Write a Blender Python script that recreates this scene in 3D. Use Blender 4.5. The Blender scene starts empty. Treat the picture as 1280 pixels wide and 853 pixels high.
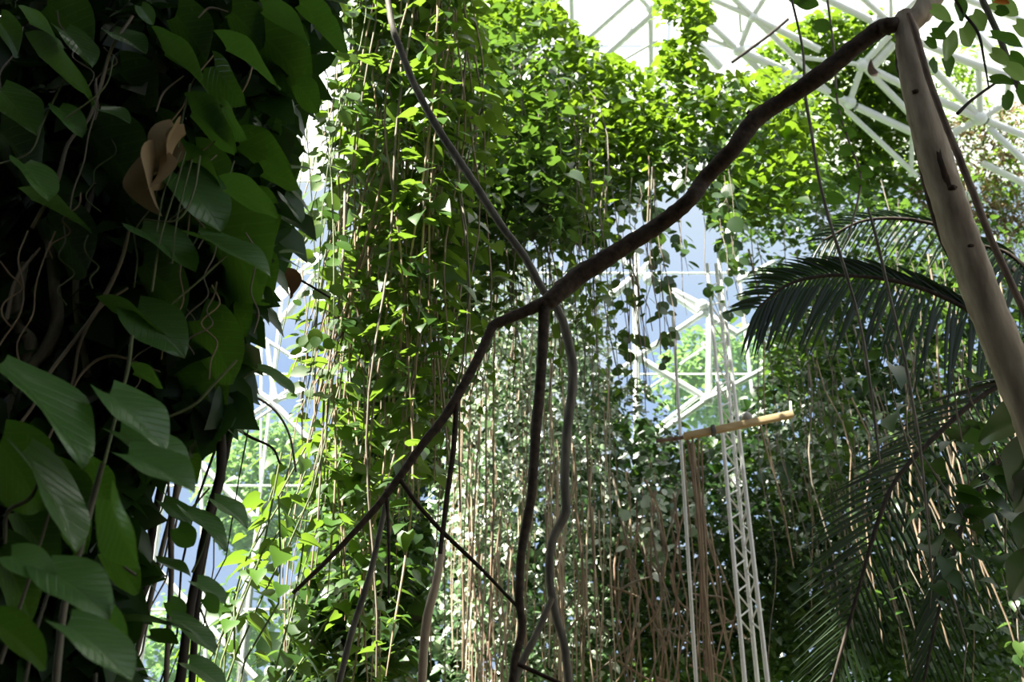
import bpy, math
import numpy as np
from mathutils import Vector

sc = bpy.context.scene
COL = sc.collection
rng = np.random.default_rng(11)
F = 1400.0
TH = math.radians(28)
CT, ST = math.cos(TH), math.sin(TH)
EYE = np.array([0.0, 0.0, 1.6])


def W(px, py, Y):
    """the world point seen at picture position px, py, at distance Y into the house"""
    a, b = (px - 640) / F, (426.5 - py) / F
    d = np.array([a, -ST * b + CT, CT * b + ST])
    return EYE + d * (Y / d[1])


def Wn(px, py, Y):
    px, py, Y = np.broadcast_arrays(np.asarray(px, float), np.asarray(py, float), np.asarray(Y, float))
    a, b = (px - 640) / F, (426.5 - py) / F
    d = np.stack([a, -ST * b + CT, CT * b + ST], -1)
    return EYE + d * (Y / d[..., 1])[..., None]


def depth(p):
    q = np.asarray(p) - EYE
    return q[..., 1] * CT + q[..., 2] * ST


def px2m(n, p):
    """how long n picture pixels are at the place p"""
    return n * depth(p) / F


# ------------------------------------------------------------------ materials
def new_mat(name):
    m = bpy.data.materials.new(name)
    m.use_nodes = True
    nt = m.node_tree
    nt.nodes.clear()
    out = nt.nodes.new('ShaderNodeOutputMaterial')
    return m, nt, out


def ramp(nt, stops):
    r = nt.nodes.new('ShaderNodeValToRGB')
    e = r.color_ramp.elements
    while len(e) < len(stops):
        e.new(0.5)
    for el, (p, c) in zip(e, stops):
        el.position = p
        el.color = (*c, 1)
    return r


def leaf_mat(name, stops, glow, rough=0.4, trans=0.4, spec=0.5, veins=False):
    """blade colour by each leaf's own tint; light passes through the blade"""
    m, nt, out = new_mat(name)
    N, L = nt.nodes.new, nt.links.new
    at = N('ShaderNodeAttribute'); at.attribute_name = 'tint'
    r = ramp(nt, stops)
    L(at.outputs['Fac'], r.inputs[0])
    p = N('ShaderNodeBsdfPrincipled')
    p.inputs['Roughness'].default_value = rough
    p.inputs['Specular IOR Level'].default_value = spec
    col = r.outputs[0]
    tr = N('ShaderNodeBsdfTranslucent')
    mulg = N('ShaderNodeMix'); mulg.data_type = 'RGBA'; mulg.blend_type = 'MIX'
    mulg.inputs['Factor'].default_value = 0.6
    mulg.inputs[7].default_value = (*glow, 1)
    L(col, mulg.inputs[6])
    tcol = mulg.outputs[2]
    if veins:
        uv = N('ShaderNodeAttribute'); uv.attribute_name = 'blade'
        sep = N('ShaderNodeSeparateXYZ'); L(uv.outputs['Vector'], sep.inputs[0])
        ab = N('ShaderNodeMath'); ab.operation = 'ABSOLUTE'; L(sep.outputs[0], ab.inputs[0])
        k = N('ShaderNodeMath'); k.operation = 'MULTIPLY_ADD'; k.inputs[1].default_value = -0.75
        L(ab.outputs[0], k.inputs[0]); L(sep.outputs[1], k.inputs[2])
        s = N('ShaderNodeMath'); s.operation = 'MULTIPLY'; s.inputs[1].default_value = 52; L(k.outputs[0], s.inputs[0])
        sn = N('ShaderNodeMath'); sn.operation = 'SINE'; L(s.outputs[0], sn.inputs[0])
        vr = N('ShaderNodeMapRange'); vr.inputs[1].default_value = 0.7; vr.inputs[2].default_value = 1.0; L(sn.outputs[0], vr.inputs[0])
        mr = N('ShaderNodeMapRange'); mr.inputs[1].default_value = 0.035; mr.inputs[2].default_value = 0.012; L(ab.outputs[0], mr.inputs[0])
        mx = N('ShaderNodeMath'); mx.operation = 'MAXIMUM'; L(vr.outputs[0], mx.inputs[0]); L(mr.outputs[0], mx.inputs[1])
        nz = N('ShaderNodeTexNoise'); nz.inputs['Scale'].default_value = 7; L(uv.outputs['Vector'], nz.inputs['Vector'])
        sp = N('ShaderNodeMapRange'); sp.inputs[1].default_value = 0.62; sp.inputs[2].default_value = 0.72; L(nz.outputs[0], sp.inputs[0])
        sp2 = N('ShaderNodeMath'); sp2.operation = 'MULTIPLY'; sp2.inputs[1].default_value = 0.5; L(sp.outputs[0], sp2.inputs[0])
        vm = N('ShaderNodeMath'); vm.operation = 'MULTIPLY'; vm.inputs[1].default_value = 0.2; L(mx.outputs[0], vm.inputs[0])
        mm = N('ShaderNodeMath'); mm.operation = 'MAXIMUM'; L(vm.outputs[0], mm.inputs[0]); L(sp2.outputs[0], mm.inputs[1])
        c2 = N('ShaderNodeMix'); c2.data_type = 'RGBA'; c2.inputs[7].default_value = (0.16, 0.24, 0.07, 1)
        L(mm.outputs[0], c2.inputs['Factor']); L(col, c2.inputs[6])
        col = c2.outputs[2]
        bp = N('ShaderNodeBump'); bp.inputs['Strength'].default_value = 0.35; bp.inputs['Distance'].default_value = 0.004; bp.invert = True
        L(mx.outputs[0], bp.inputs['Height']); L(bp.outputs[0], p.inputs['Normal'])
        # paler, duller underside
        ge = N('ShaderNodeNewGeometry')
        ru = N('ShaderNodeMapRange'); ru.inputs[3].default_value = rough; ru.inputs[4].default_value = 0.7
        L(ge.outputs['Backfacing'], ru.inputs[0]); L(ru.outputs[0], p.inputs['Roughness'])
    L(col, p.inputs['Base Color'])
    L(tcol, tr.inputs['Color'])
    mix = N('ShaderNodeMixShader'); mix.inputs[0].default_value = trans
    L(p.outputs[0], mix.inputs[1]); L(tr.outputs[0], mix.inputs[2])
    L(mix.outputs[0], out.inputs[0])
    return m


def solid_mat(name, c1, c2, scale=8.0, stretch=(1, 1, 1), rough=0.7, bump=0.3, metal=0.0, spec=0.4, detail=6):
    m, nt, out = new_mat(name)
    N, L = nt.nodes.new, nt.links.new
    tc = N('ShaderNodeTexCoord')
    mp = N('ShaderNodeMapping'); mp.inputs['Scale'].default_value = stretch
    L(tc.outputs['Object'], mp.inputs[0])
    nz = N('ShaderNodeTexNoise'); nz.inputs['Scale'].default_value = scale; nz.inputs['Detail'].default_value = detail
    L(mp.outputs[0], nz.inputs['Vector'])
    r = ramp(nt, [(0.3, c1), (0.7, c2)])
    L(nz.outputs[0], r.inputs[0])
    p = N('ShaderNodeBsdfPrincipled')
    p.inputs['Roughness'].default_value = rough; p.inputs['Metallic'].default_value = metal
    p.inputs['Specular IOR Level'].default_value = spec
    L(r.outputs[0], p.inputs['Base Color'])
    if bump:
        b = N('ShaderNodeBump'); b.inputs['Strength'].default_value = bump; b.inputs['Distance'].default_value = 0.01
        L(nz.outputs[0], b.inputs['Height']); L(b.outputs[0], p.inputs['Normal'])
    L(p.outputs[0], out.inputs[0])
    return m


def glazing_mat(name, clear, tint, white):
    m, nt, out = new_mat(name)
    N, L = nt.nodes.new, nt.links.new
    t = N('ShaderNodeBsdfTransparent'); t.inputs[0].default_value = (*tint, 1)
    w = N('ShaderNodeBsdfTranslucent'); w.inputs[0].default_value = (*white, 1)
    tc = N('ShaderNodeTexCoord'); nz = N('ShaderNodeTexNoise'); nz.inputs['Scale'].default_value = 0.6; nz.inputs['Detail'].default_value = 4
    L(tc.outputs['Object'], nz.inputs['Vector'])
    mr = N('ShaderNodeMapRange'); mr.inputs[3].default_value = max(0, 1 - clear - 0.1); mr.inputs[4].default_value = 1 - clear + 0.1
    L(nz.outputs[0], mr.inputs[0])
    mx = N('ShaderNodeMixShader'); L(mr.outputs[0], mx.inputs[0])
    L(t.outputs[0], mx.inputs[1]); L(w.outputs[0], mx.inputs[2])
    L(mx.outputs[0], out.inputs[0])
    return m


M = {}
M['bright'] = leaf_mat('bright_vine_leaf', [(0, (0.016, 0.048, 0.007)), (0.5, (0.045, 0.115, 0.011)), (1, (0.12, 0.20, 0.018))], (0.24, 0.40, 0.03), 0.36, 0.38, 0.6)
M['canopy'] = leaf_mat('canopy_leaf', [(0, (0.016, 0.048, 0.008)), (0.6, (0.045, 0.115, 0.012)), (1, (0.11, 0.20, 0.02))], (0.26, 0.42, 0.02), 0.35, 0.45, 0.5)
M['glint'] = leaf_mat('sun_glint_leaf', [(0, (0.025, 0.065, 0.018)), (0.5, (0.07, 0.15, 0.045)), (0.78, (0.30, 0.40, 0.25)), (1, (0.82, 0.86, 0.76))], (0.3, 0.42, 0.2), 0.22, 0.25, 0.9)  # pale stops put the sun sparkle on the leaves into their colour
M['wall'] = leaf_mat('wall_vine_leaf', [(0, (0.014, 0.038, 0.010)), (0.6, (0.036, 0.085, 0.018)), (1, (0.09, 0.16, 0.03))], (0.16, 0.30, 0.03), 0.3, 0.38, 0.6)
M['dark'] = leaf_mat('shaded_leaf', [(0, (0.008, 0.026, 0.006)), (1, (0.028, 0.075, 0.014))], (0.07, 0.17, 0.015), 0.4, 0.3, 0.4)  # shade of the deep foliage is put into this darker leaf colour
M['pothos'] = leaf_mat('pothos_leaf', [(0, (0.016, 0.052, 0.012)), (0.5, (0.045, 0.125, 0.024)), (1, (0.095, 0.215, 0.07))], (0.15, 0.36, 0.02), 0.3, 0.35, 0.55, veins=True)
M['outer_lit'] = leaf_mat('outdoor_and_lit_leaf', [(0, (0.06, 0.15, 0.04)), (1, (0.22, 0.36, 0.10))], (0.35, 0.55, 0.12), 0.4, 0.4, 0.4)  # also lends painted sunlight to some leaves of the top right twig
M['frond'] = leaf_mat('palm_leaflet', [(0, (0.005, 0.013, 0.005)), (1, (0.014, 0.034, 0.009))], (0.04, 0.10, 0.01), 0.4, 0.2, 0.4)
M['dead'] = leaf_mat('dry_leaf', [(0, (0.05, 0.022, 0.012)), (1, (0.20, 0.12, 0.06))], (0.3, 0.16, 0.06), 0.8, 0.2, 0.1)
M['strawleaf'] = leaf_mat('dry_tangle', [(0, (0.12, 0.08, 0.045)), (1, (0.38, 0.29, 0.17))], (0.4, 0.3, 0.16), 0.8, 0.2, 0.1)
M['root'] = solid_mat('tan_root', (0.15, 0.105, 0.065), (0.40, 0.31, 0.21), 5, (3, 3, 0.6), 0.75, 0.2)
M['pinkroot'] = solid_mat('reddish_root', (0.14, 0.08, 0.055), (0.36, 0.25, 0.18), 5, (3, 3, 0.6), 0.75, 0.2)
M['litroot'] = solid_mat('pale_lit_root', (0.30, 0.22, 0.14), (0.66, 0.54, 0.40), 5, (3, 3, 0.6), 0.7, 0.2)  # lighter copy of the tan root, with sunlight in its colour
M['greyroot'] = solid_mat('grey_root', (0.12, 0.10, 0.075), (0.30, 0.26, 0.20), 5, (3, 3, 0.6), 0.75, 0.2)
M['stem'] = solid_mat('green_stem', (0.06, 0.09, 0.03), (0.16, 0.19, 0.08), 6, (1, 1, 1), 0.6, 0.1)
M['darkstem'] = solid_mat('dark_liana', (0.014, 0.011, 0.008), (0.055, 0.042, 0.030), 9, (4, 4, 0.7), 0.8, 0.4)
M['bough'] = solid_mat('dark_bough_bark', (0.020, 0.014, 0.009), (0.072, 0.049, 0.032), 16, (2, 2, 2), 0.85, 0.5)
M['trunk'] = solid_mat('grey_tan_bark', (0.20, 0.16, 0.115), (0.50, 0.43, 0.33), 5, (3.5, 3.5, 0.7), 0.75, 0.5)
M['fissure'] = solid_mat('bark_fissure', (0.02, 0.014, 0.01), (0.09, 0.055, 0.035), 12, (3, 3, 1), 0.9, 0.4)
M['liana'] = solid_mat('pale_liana_bark', (0.07, 0.064, 0.05), (0.19, 0.175, 0.135), 9, (3, 3, 0.8), 0.7, 0.3)
M['brownliana'] = solid_mat('brown_liana_bark', (0.08, 0.05, 0.035), (0.27, 0.19, 0.14), 9, (3, 3, 0.8), 0.7, 0.3)
M['pipe'] = solid_mat('white_painted_pipe', (0.82, 0.86, 0.84), (0.90, 0.93, 0.91), 2, (1, 1, 1), 0.35, 0.0)
M['mast'] = solid_mat('galvanised_white', (0.86, 0.87, 0.88), (0.93, 0.93, 0.93), 3, (1, 1, 1), 0.35, 0.0)
M['steel'] = solid_mat('dark_clamp', (0.05, 0.05, 0.05), (0.1, 0.1, 0.1), 5, (1, 1, 1), 0.5, 0.0)
M['timber'] = solid_mat('pale_timber', (0.40, 0.28, 0.13), (0.62, 0.48, 0.27), 4, (1, 6, 6), 0.6, 0.2)
M['greycap'] = solid_mat('grey_housing', (0.30, 0.29, 0.29), (0.40, 0.39, 0.38), 4, (1, 1, 1), 0.5, 0.0)
M['rock'] = solid_mat('dark_rock', (0.07, 0.07, 0.055), (0.22, 0.21, 0.17), 1.5, (1, 1, 1), 0.9, 0.6)
M['soil'] = solid_mat('dark_soil', (0.02, 0.015, 0.01), (0.07, 0.05, 0.03), 3, (1, 1, 1), 0.95, 0.5)
M['grassland'] = solid_mat('outdoor_grass', (0.03, 0.07, 0.02), (0.08, 0.14, 0.04), 1, (1, 1, 1), 0.95, 0.2)
M['glass'] = glazing_mat('clear_glazing', 0.84, (0.93, 0.96, 1.0), (0.8, 0.85, 0.9))
M['film'] = glazing_mat('milky_roof_glazing', 0.78, (0.97, 0.98, 0.97), (0.92, 0.94, 0.92))
M['petal'] = solid_mat('orange_petal', (0.8, 0.2, 0.03), (0.95, 0.42, 0.08), 5, (1, 1, 1), 0.5, 0.0)


# ------------------------------------------------------------------ objects
def link(name, verts, faces, mat, parent=None, loc=(0, 0, 0), smooth=True, attrs=None):
    me = bpy.data.meshes.new(name)
    verts = np.asarray(verts, float) - np.asarray(loc, float)
    if isinstance(faces, np.ndarray):
        n, k = faces.shape
        me.vertices.add(len(verts)); me.vertices.foreach_set('co', verts.astype(np.float32).ravel())
        me.loops.add(n * k); me.loops.foreach_set('vertex_index', faces.astype(np.int32).ravel())
        me.polygons.add(n); me.polygons.foreach_set('loop_start', np.arange(0, n * k, k, dtype=np.int32))
        me.update(calc_edges=True)
    else:
        me.from_pydata([tuple(v) for v in verts], [], faces)
    if smooth:
        me.polygons.foreach_set('use_smooth', np.ones(len(me.polygons), dtype=bool))
    for an, (typ, val) in (attrs or {}).items():
        a = me.attributes.new(an, typ, 'POINT')
        a.data.foreach_set('value' if typ == 'FLOAT' else 'vector', np.asarray(val, np.float32).ravel())
    me.materials.append(mat)
    o = bpy.data.objects.new(name, me)
    COL.objects.link(o)
    if parent is not None:
        o.parent = parent
    else:
        o.location = loc
    return o


def thing(name, label, cat, loc, group=None, kind=None):
    o = bpy.data.objects.new(name, None)
    COL.objects.link(o)
    o.location = loc
    o.empty_display_size = 0.05
    o['label'] = label; o['category'] = cat
    if group: o['group'] = group
    if kind: o['kind'] = kind
    return o


def tag(o, label, cat, group=None, kind=None):
    o['label'] = label; o['category'] = cat
    if group: o['group'] = group
    if kind: o['kind'] = kind
    return o


def smooth_path(pts, n):
    """Catmull-Rom through the points; pts may carry a radius as a fourth value"""
    P = np.asarray(pts, float)
    if len(P) == 2:
        t = np.linspace(0, 1, max(2, n))[:, None]
        return P[0] * (1 - t) + P[1] * t
    Q = np.vstack([2 * P[0] - P[1], P, 2 * P[-1] - P[-2]])
    out = []
    for i in range(1, len(Q) - 2):
        p0, p1, p2, p3 = Q[i - 1:i + 3]
        for t in np.linspace(0, 1, n, endpoint=False):
            out.append(0.5 * (2 * p1 + (p2 - p0) * t + (2 * p0 - 5 * p1 + 4 * p2 - p3) * t * t + (3 * p1 - p0 - 3 * p2 + p3) * t ** 3))
    out.append(P[-1])
    return np.array(out)


def tube_geo(path, sides=6, caps=True, rough=0.0, rs=None):
    """path (n,4): x y z radius"""
    P = path[:, :3]; R = path[:, 3]
    T = np.gradient(P, axis=0)
    T /= np.linalg.norm(T, axis=1)[:, None] + 1e-9
    ref = np.array([0.31, 0.9, 0.27])
    A = np.cross(T, ref); A /= np.linalg.norm(A, axis=1)[:, None] + 1e-9
    B = np.cross(T, A)
    ang = np.linspace(0, 2 * np.pi, sides, endpoint=False)
    rr = np.ones((len(P), sides))
    if rough and rs is not None:
        rr += rs.normal(0, rough, rr.shape)
    V = P[:, None] + R[:, None, None] * rr[..., None] * (np.cos(ang)[None, :, None] * A[:, None] + np.sin(ang)[None, :, None] * B[:, None])
    V = V.reshape(-1, 3)
    n = len(P)
    i = np.arange(n - 1)[:, None]; j = np.arange(sides)[None]
    a = i * sides + j; b = i * sides + (j + 1) % sides
    Fq = np.stack([a, b, b + sides, a + sides], -1).reshape(-1, 4)
    return V, Fq


class Geo:
    def __init__(s): s.v = []; s.f = []; s.n = 0
    def add(s, v, f):
        s.v.append(v); s.f.append(f + s.n); s.n += len(v)
    def tube(s, path, sides=6, **k): s.add(*tube_geo(np.asarray(path, float), sides, **k))
    def build(s, name, mat, parent=None, loc=(0, 0, 0)):
        return link(name, np.vstack(s.v), np.vstack(s.f), mat, parent, loc)


def pix_path(pts, Y, n=6):
    """[(px, py, width px[, Y])] -> smoothed path with radii"""
    out = []
    for q in pts:
        y = q[3] if len(q) > 3 else Y
        w = W(q[0], q[1], y)
        out.append([*w, px2m(q[2], w) / 2])
    return smooth_path(out, n)


def wob(path, amp, k, rs=rng):
    """bend a path gently"""
    n = len(path)
    t = np.linspace(0, 1, n)
    for ax in (0, 1):
        for f in range(1, 4):
            path[:, ax] += amp / f * rs.normal() * np.sin(np.pi * k * f * t + rs.uniform(0, 6.3))
    return path


# ------------------------------------------------------------------ leaves in bulk
def heart():
    rows = [(-0.10, 0.28, 0.02), (0.10, 0.46, 0.14), (0.40, 0.45, 0.42), (0.72, 0.25, 0.74)]
    v = []
    for ye, hw, ym in rows:
        v += [(-hw, ye), (0, ym), (hw, ye)]
    v.append((0, 1.08))
    v = np.array(v)
    z = 0.22 * np.abs(v[:, 0]) - 0.22 * v[:, 1] ** 2
    V = np.column_stack([v, z])
    f = []
    for r in range(3):
        for c in range(2):
            a = 3 * r + c
            f.append((a, a + 1, a + 4, a + 3))
    tri = [(9, 10, 12, 12), (10, 11, 12, 12)]
    return V, np.array(f), [(9, 10, 12), (10, 11, 12)]


def quads_only(V, Q, Tn):
    """split everything to triangles so that one array holds all faces"""
    t = [(a, b, c) for a, b, c, d in Q] + [(a, c, d) for a, b, c, d in Q] + list(Tn)
    return V, np.array(t)


HEART = quads_only(*heart())
rv = np.array([(0, 0, 0), (-0.34, 0.25, 0.08), (0, 0.42, -0.02), (0.34, 0.25, 0.08), (-0.30, 0.62, 0.0), (0.30, 0.62, 0.0), (0, 1.0, -0.22)])
SMALL = (rv, np.array([(0, 2, 1), (0, 3, 2), (1, 2, 4), (2, 3, 5), (2, 6, 4), (2, 5, 6)]))
lv = np.array([(0, 0, 0), (-0.15, 0.3, 0.05), (0, 0.35, 0), (0.15, 0.3, 0.05), (-0.12, 0.65, -0.02), (0.12, 0.65, -0.02), (0, 1.0, -0.2)])
LANCE = (lv, SMALL[1])
an = np.linspace(0, 2 * np.pi, 10, endpoint=False)
ROUND = (np.vstack([[(0, 0.5, -0.04)], np.column_stack([0.5 * np.sin(an), 0.5 - 0.5 * np.cos(an) + 0.1 * (an == np.pi), 0.08 * np.abs(np.sin(an)) - 0.02 - 0.1 * (1 - np.cos(an)) / 2])]),
         np.array([(0, 1 + (i + 1) % 10, 1 + i) for i in range(10)]))


def unit(a):
    return a / (np.linalg.norm(a, axis=-1, keepdims=True) + 1e-9)


def leaves_geo(pos, nrm, tip, size, tmpl, tint):
    V, T = tmpl
    z = unit(nrm)
    y = unit(tip - (tip * z).sum(1, keepdims=True) * z)
    x = np.cross(y, z)
    wv = rng.uniform(0.85, 1.1, len(pos))
    P = pos[:, None] + size[:, None, None] * (V[None, :, 0, None] * wv[:, None, None] * x[:, None] + V[None, :, 1, None] * y[:, None] + V[None, :, 2, None] * z[:, None])
    n, k = len(pos), len(V)
    Fc = (T[None] + (np.arange(n) * k)[:, None, None]).reshape(-1, 3)
    return P.reshape(-1, 3), Fc, np.repeat(tint, k)


def foliage(name, pos, nrm, tip, size, tmpl, mat, parent=None, loc=(0, 0, 0), tint=None):
    if tint is None: tint = rng.uniform(0, 1, len(pos))
    v, f, t = leaves_geo(pos, nrm, tip, size, tmpl, tint)
    return link(name, v, f, mat, parent, loc, attrs={'tint': ('FLOAT', t)})


def orient(n, up=1.0, face=0.35, jit=0.35, droop=0.5):
    """blades roughly level, tilted to a random side and a little to the room"""
    az = rng.uniform(0, 2 * np.pi, n)
    h = np.column_stack([np.cos(az), np.sin(az), np.zeros(n)])
    nrm = np.array([0, -face, up]) + rng.normal(0, jit, (n, 3)) + 0.35 * h
    tip = h * 0.9 + np.array([0, -0.35, -droop]) + rng.normal(0, 0.2, (n, 3))
    return nrm, tip


def vine(label, group, top, zbot, per_m, size, tmpl, mat, stem_mat, spread=0.1, amp=0.06, stem_r=0.006, name='hanging_vine', tint=(0, 1), lean=(0, 0), **ori):
    """one strand: a stem with leaves all along"""
    top = np.asarray(top, float)
    L = top[2] - zbot
    if L <= 0.2: return None
    n = max(6, int(L / 0.25))
    t = np.linspace(0, 1, n)
    path = np.column_stack([top[0] + lean[0] * t, top[1] + lean[1] * t, top[2] - L * t, np.full(n, stem_r)])
    path = wob(path, amp, max(1, L / 3))
    path[-1, 3] *= 0.4
    root = thing(name, label, 'vine', top, group)
    v, f = tube_geo(path, 5)
    link('stem', v, f, stem_mat, root, top)
    k = max(4, int(L * per_m))
    s = np.sort(rng.uniform(0, 1, k))
    c = np.column_stack([np.interp(s, t, path[:, i]) for i in range(3)])
    nrm, tip = orient(k, **ori)
    off = unit(tip * np.array([1, 1, 0.2])) * rng.uniform(0.15, 1, k)[:, None] * spread
    sz = size * rng.lognormal(0, 0.22, k) * (1 - 0.35 * (s > 0.93))
    foliage('foliage', c + off, nrm, tip, sz, tmpl, mat, root, top, rng.uniform(*tint, k))
    return root


def rootline(label, group, top, zbot, r, mat, amp=0.04, lean=(0, 0), name='hanging_root', sides=5):
    top = np.asarray(top, float); L = top[2] - zbot
    n = max(5, int(L / 0.3))
    t = np.linspace(0, 1, n)
    path = np.column_stack([top[0] + lean[0] * t, top[1] + lean[1] * t, top[2] - L * t, r * (1 - 0.4 * t)])
    path = wob(path, amp, max(1, L / 2.5))
    v, f = tube_geo(path, sides)
    return tag(link(name, v, f, mat, None, top), label, 'root', group)


def inside(poly, x, y):
    poly = np.asarray(poly, float)
    res = np.zeros(len(x), bool)
    j = len(poly) - 1
    for i in range(len(poly)):
        xi, yi = poly[i]; xj, yj = poly[j]
        c = ((yi > y) != (yj > y)) & (x < (xj - xi) * (y - yi) / (yj - yi + 1e-9) + xi)
        res ^= c
        j = i
    return res


def mass(name, label, cat, poly, Y0, Y1, n, size, tmpl, mat, holes=(), clump=0.0, tint=(0, 1), surf=None, **ori):
    """foliage nobody could count, growing as one sheet in depth"""
    p = np.asarray(poly, float)
    x0, y0 = p.min(0); x1, y1 = p.max(0)
    X, Yp = np.empty(0), np.empty(0)
    seeds = rng.uniform([x0, y0], [x1, y1], (max(6, int(n / 45)), 2))
    while len(X) < n:
        if clump:
            s = seeds[rng.integers(0, len(seeds), n)]
            x = s[:, 0] + rng.normal(0, clump, n); y = s[:, 1] + rng.normal(0, clump * 0.8, n)
        else:
            x = rng.uniform(x0, x1, n); y = rng.uniform(y0, y1, n)
        ok = inside(poly, x, y)
        for h, keep in holes:
            ok &= ~(inside(h, x, y) & (rng.uniform(0, 1, n) > keep))
        X = np.concatenate([X, x[ok]]); Yp = np.concatenate([Yp, y[ok]])
    X, Yp = X[:n], Yp[:n]
    pos = Wn(X, Yp, rng.uniform(Y0, Y1, n))
    if surf:      # growing along the roof, this far above the lattice
        pos = np.array([roofpt(x, y, rng.uniform(*surf)) for x, y in zip(X, Yp)])
    nrm, tip = orient(n, **ori)
    sz = size * rng.lognormal(0, 0.25, n)
    return tag(foliage(name, pos, nrm, tip, sz, tmpl, mat, tint=rng.uniform(*tint, n)), label, cat, kind='stuff')


# ------------------------------------------------------------------ camera, light, sky
cam = bpy.data.cameras.new('camera'); co = bpy.data.objects.new('camera', cam); COL.objects.link(co)
co.location = EYE; co.rotation_euler = (math.pi / 2 + TH, 0, 0)
cam.sensor_width = 36; cam.lens = F / 1280 * 36; cam.clip_end = 400; cam.clip_start = 0.05
cam.dof.use_dof = True; cam.dof.focus_distance = 5.6; cam.dof.aperture_fstop = 3.2
sc.camera = co

SUN_AZ, SUN_EL = math.radians(-122), math.radians(60)     # azimuth from straight ahead, negative is left
sd = Vector((math.sin(SUN_AZ) * math.cos(SUN_EL), math.cos(SUN_AZ) * math.cos(SUN_EL), math.sin(SUN_EL)))
sl = bpy.data.lights.new('sun', 'SUN'); sl.energy = 33.0; sl.angle = math.radians(0.6); sl.color = (1.0, 0.95, 0.84)
so = bpy.data.objects.new('sun', sl); COL.objects.link(so)
so.rotation_euler = sd.to_track_quat('Z', 'Y').to_euler(); so.location = (-12, 8, 30)

w = bpy.data.worlds.new('sky'); sc.world = w; w.use_nodes = True
nt = w.node_tree; nt.nodes.clear()
N, L = nt.nodes.new, nt.links.new
out = N('ShaderNodeOutputWorld'); bg = N('ShaderNodeBackground'); bg.inputs[1].default_value = 1.0
tc = N('ShaderNodeTexCoord'); sep = N('ShaderNodeSeparateXYZ'); L(tc.outputs['Generated'], sep.inputs[0])
r = ramp(nt, [(0.0, (0.50, 0.60, 0.80)), (0.44, (0.42, 0.56, 0.90)), (0.60, (0.76, 0.83, 0.93)), (0.85, (0.80, 0.86, 0.9))])
L(sep.outputs[2], r.inputs[0])
nz = N('ShaderNodeTexNoise'); nz.inputs['Scale'].default_value = 3.5; nz.inputs['Detail'].default_value = 5
L(tc.outputs['Generated'], nz.inputs['Vector'])
cr = N('ShaderNodeMapRange'); cr.inputs[1].default_value = 0.5; cr.inputs[2].default_value = 0.72; L(nz.outputs[0], cr.inputs[0])
mx = N('ShaderNodeMix'); mx.data_type = 'RGBA'; mx.inputs[7].default_value = (1.0, 1.0, 1.0, 1)
L(cr.outputs[0], mx.inputs['Factor']); L(r.outputs[0], mx.inputs[6])
L(mx.outputs[2], bg.inputs[0]); L(bg.outputs[0], out.inputs[0])

sc.view_settings.view_transform = 'Standard'
sc.view_settings.look = 'None'
sc.view_settings.exposure = 0.15
sc.cycles.max_bounces = 8
sc.cycles.transparent_max_bounces = 12
sc.cycles.sample_clamp_indirect = 6

# ------------------------------------------------------------------ the glasshouse
WALL_Y, EAVE = 16.0, 12.2
SLOPE = 0.5
GAP = 1.7


def roofpt(px, py, off=0.0):
    """where the sight line meets the sloping roof lattice (or, lower down, the end wall)"""
    p1 = W(px, py, 1.0) - EYE
    k = (EAVE + off + SLOPE * WALL_Y - EYE[2]) / (p1[2] + SLOPE * p1[1])
    p = EYE + p1 * k
    if p[1] > WALL_Y: p = W(px, py, WALL_Y)
    return p


def flat(name, verts, mat):
    o = link(name, verts, [(0, 1, 2, 3)], mat, smooth=False)
    o['kind'] = 'structure'
    return o


flat('floor', [(-30, -6, 0), (30, -6, 0), (30, WALL_Y + .9, 0), (-30, WALL_Y + .9, 0)], M['soil'])
flat('ground_outside', [(-120, WALL_Y + .9, -0.05), (120, WALL_Y + .9, -0.05), (120, 200, -0.05), (-120, 200, -0.05)], M['grassland'])


flat('shade_wall_rear', [(-13, -5, 0), (13, -5, 0), (13, -5, 9), (-13, -5, 9)], M['rock'])  # unseen rear and side walls, added to cut the ambient sky light
flat('shade_wall_left', [(-13, -5, 0), (-13, 10, 0), (-13, 10, 9), (-13, -5, 9)], M['rock'])
flat('shade_wall_right', [(13, -5, 0), (13, 14, 0), (13, 14, 9), (13, -5, 9)], M['rock'])
flat('shade_slab', [(-13, -5, 9), (1.2, -5, 9), (1.2, 3.5, 9), (-13, 3.5, 9)], M['rock'])  # unseen slab added overhead to shade the left climber and the bough


flat('shade_slab', [(-0.9, 3.5, 9), (5.4, 3.5, 9), (5.4, 6.3, 9), (-0.9, 6.3, 9)], M['rock'])  # unseen slab added to shade the palm and the right front vines
flat('shade_slab', [(-3.2, 3.5, 9), (-0.9, 3.5, 9), (-0.9, 4.3, 9), (-3.2, 4.3, 9)], M['rock'])  # unseen strip added to shade the winding liana


def frame_root(name):
    o = bpy.data.objects.new(name, None); COL.objects.link(o); o['kind'] = 'structure'; return o


def panes(name, grid_fn, nu, nv, mat, root, gap=0.012):
    """one sheet of separate panes"""
    v, f = [], []
    for i in range(nu):
        for j in range(nv):
            a, b, c, d = (i + gap) / nu, (i + 1 - gap) / nu, (j + gap) / nv, (j + 1 - gap) / nv
            k = len(v)
            v += [grid_fn(a, c), grid_fn(b, c), grid_fn(b, d), grid_fn(a, d)]
            f.append((k, k + 1, k + 2, k + 3))
    return link(name, v, f, mat, root, smooth=False)


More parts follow.
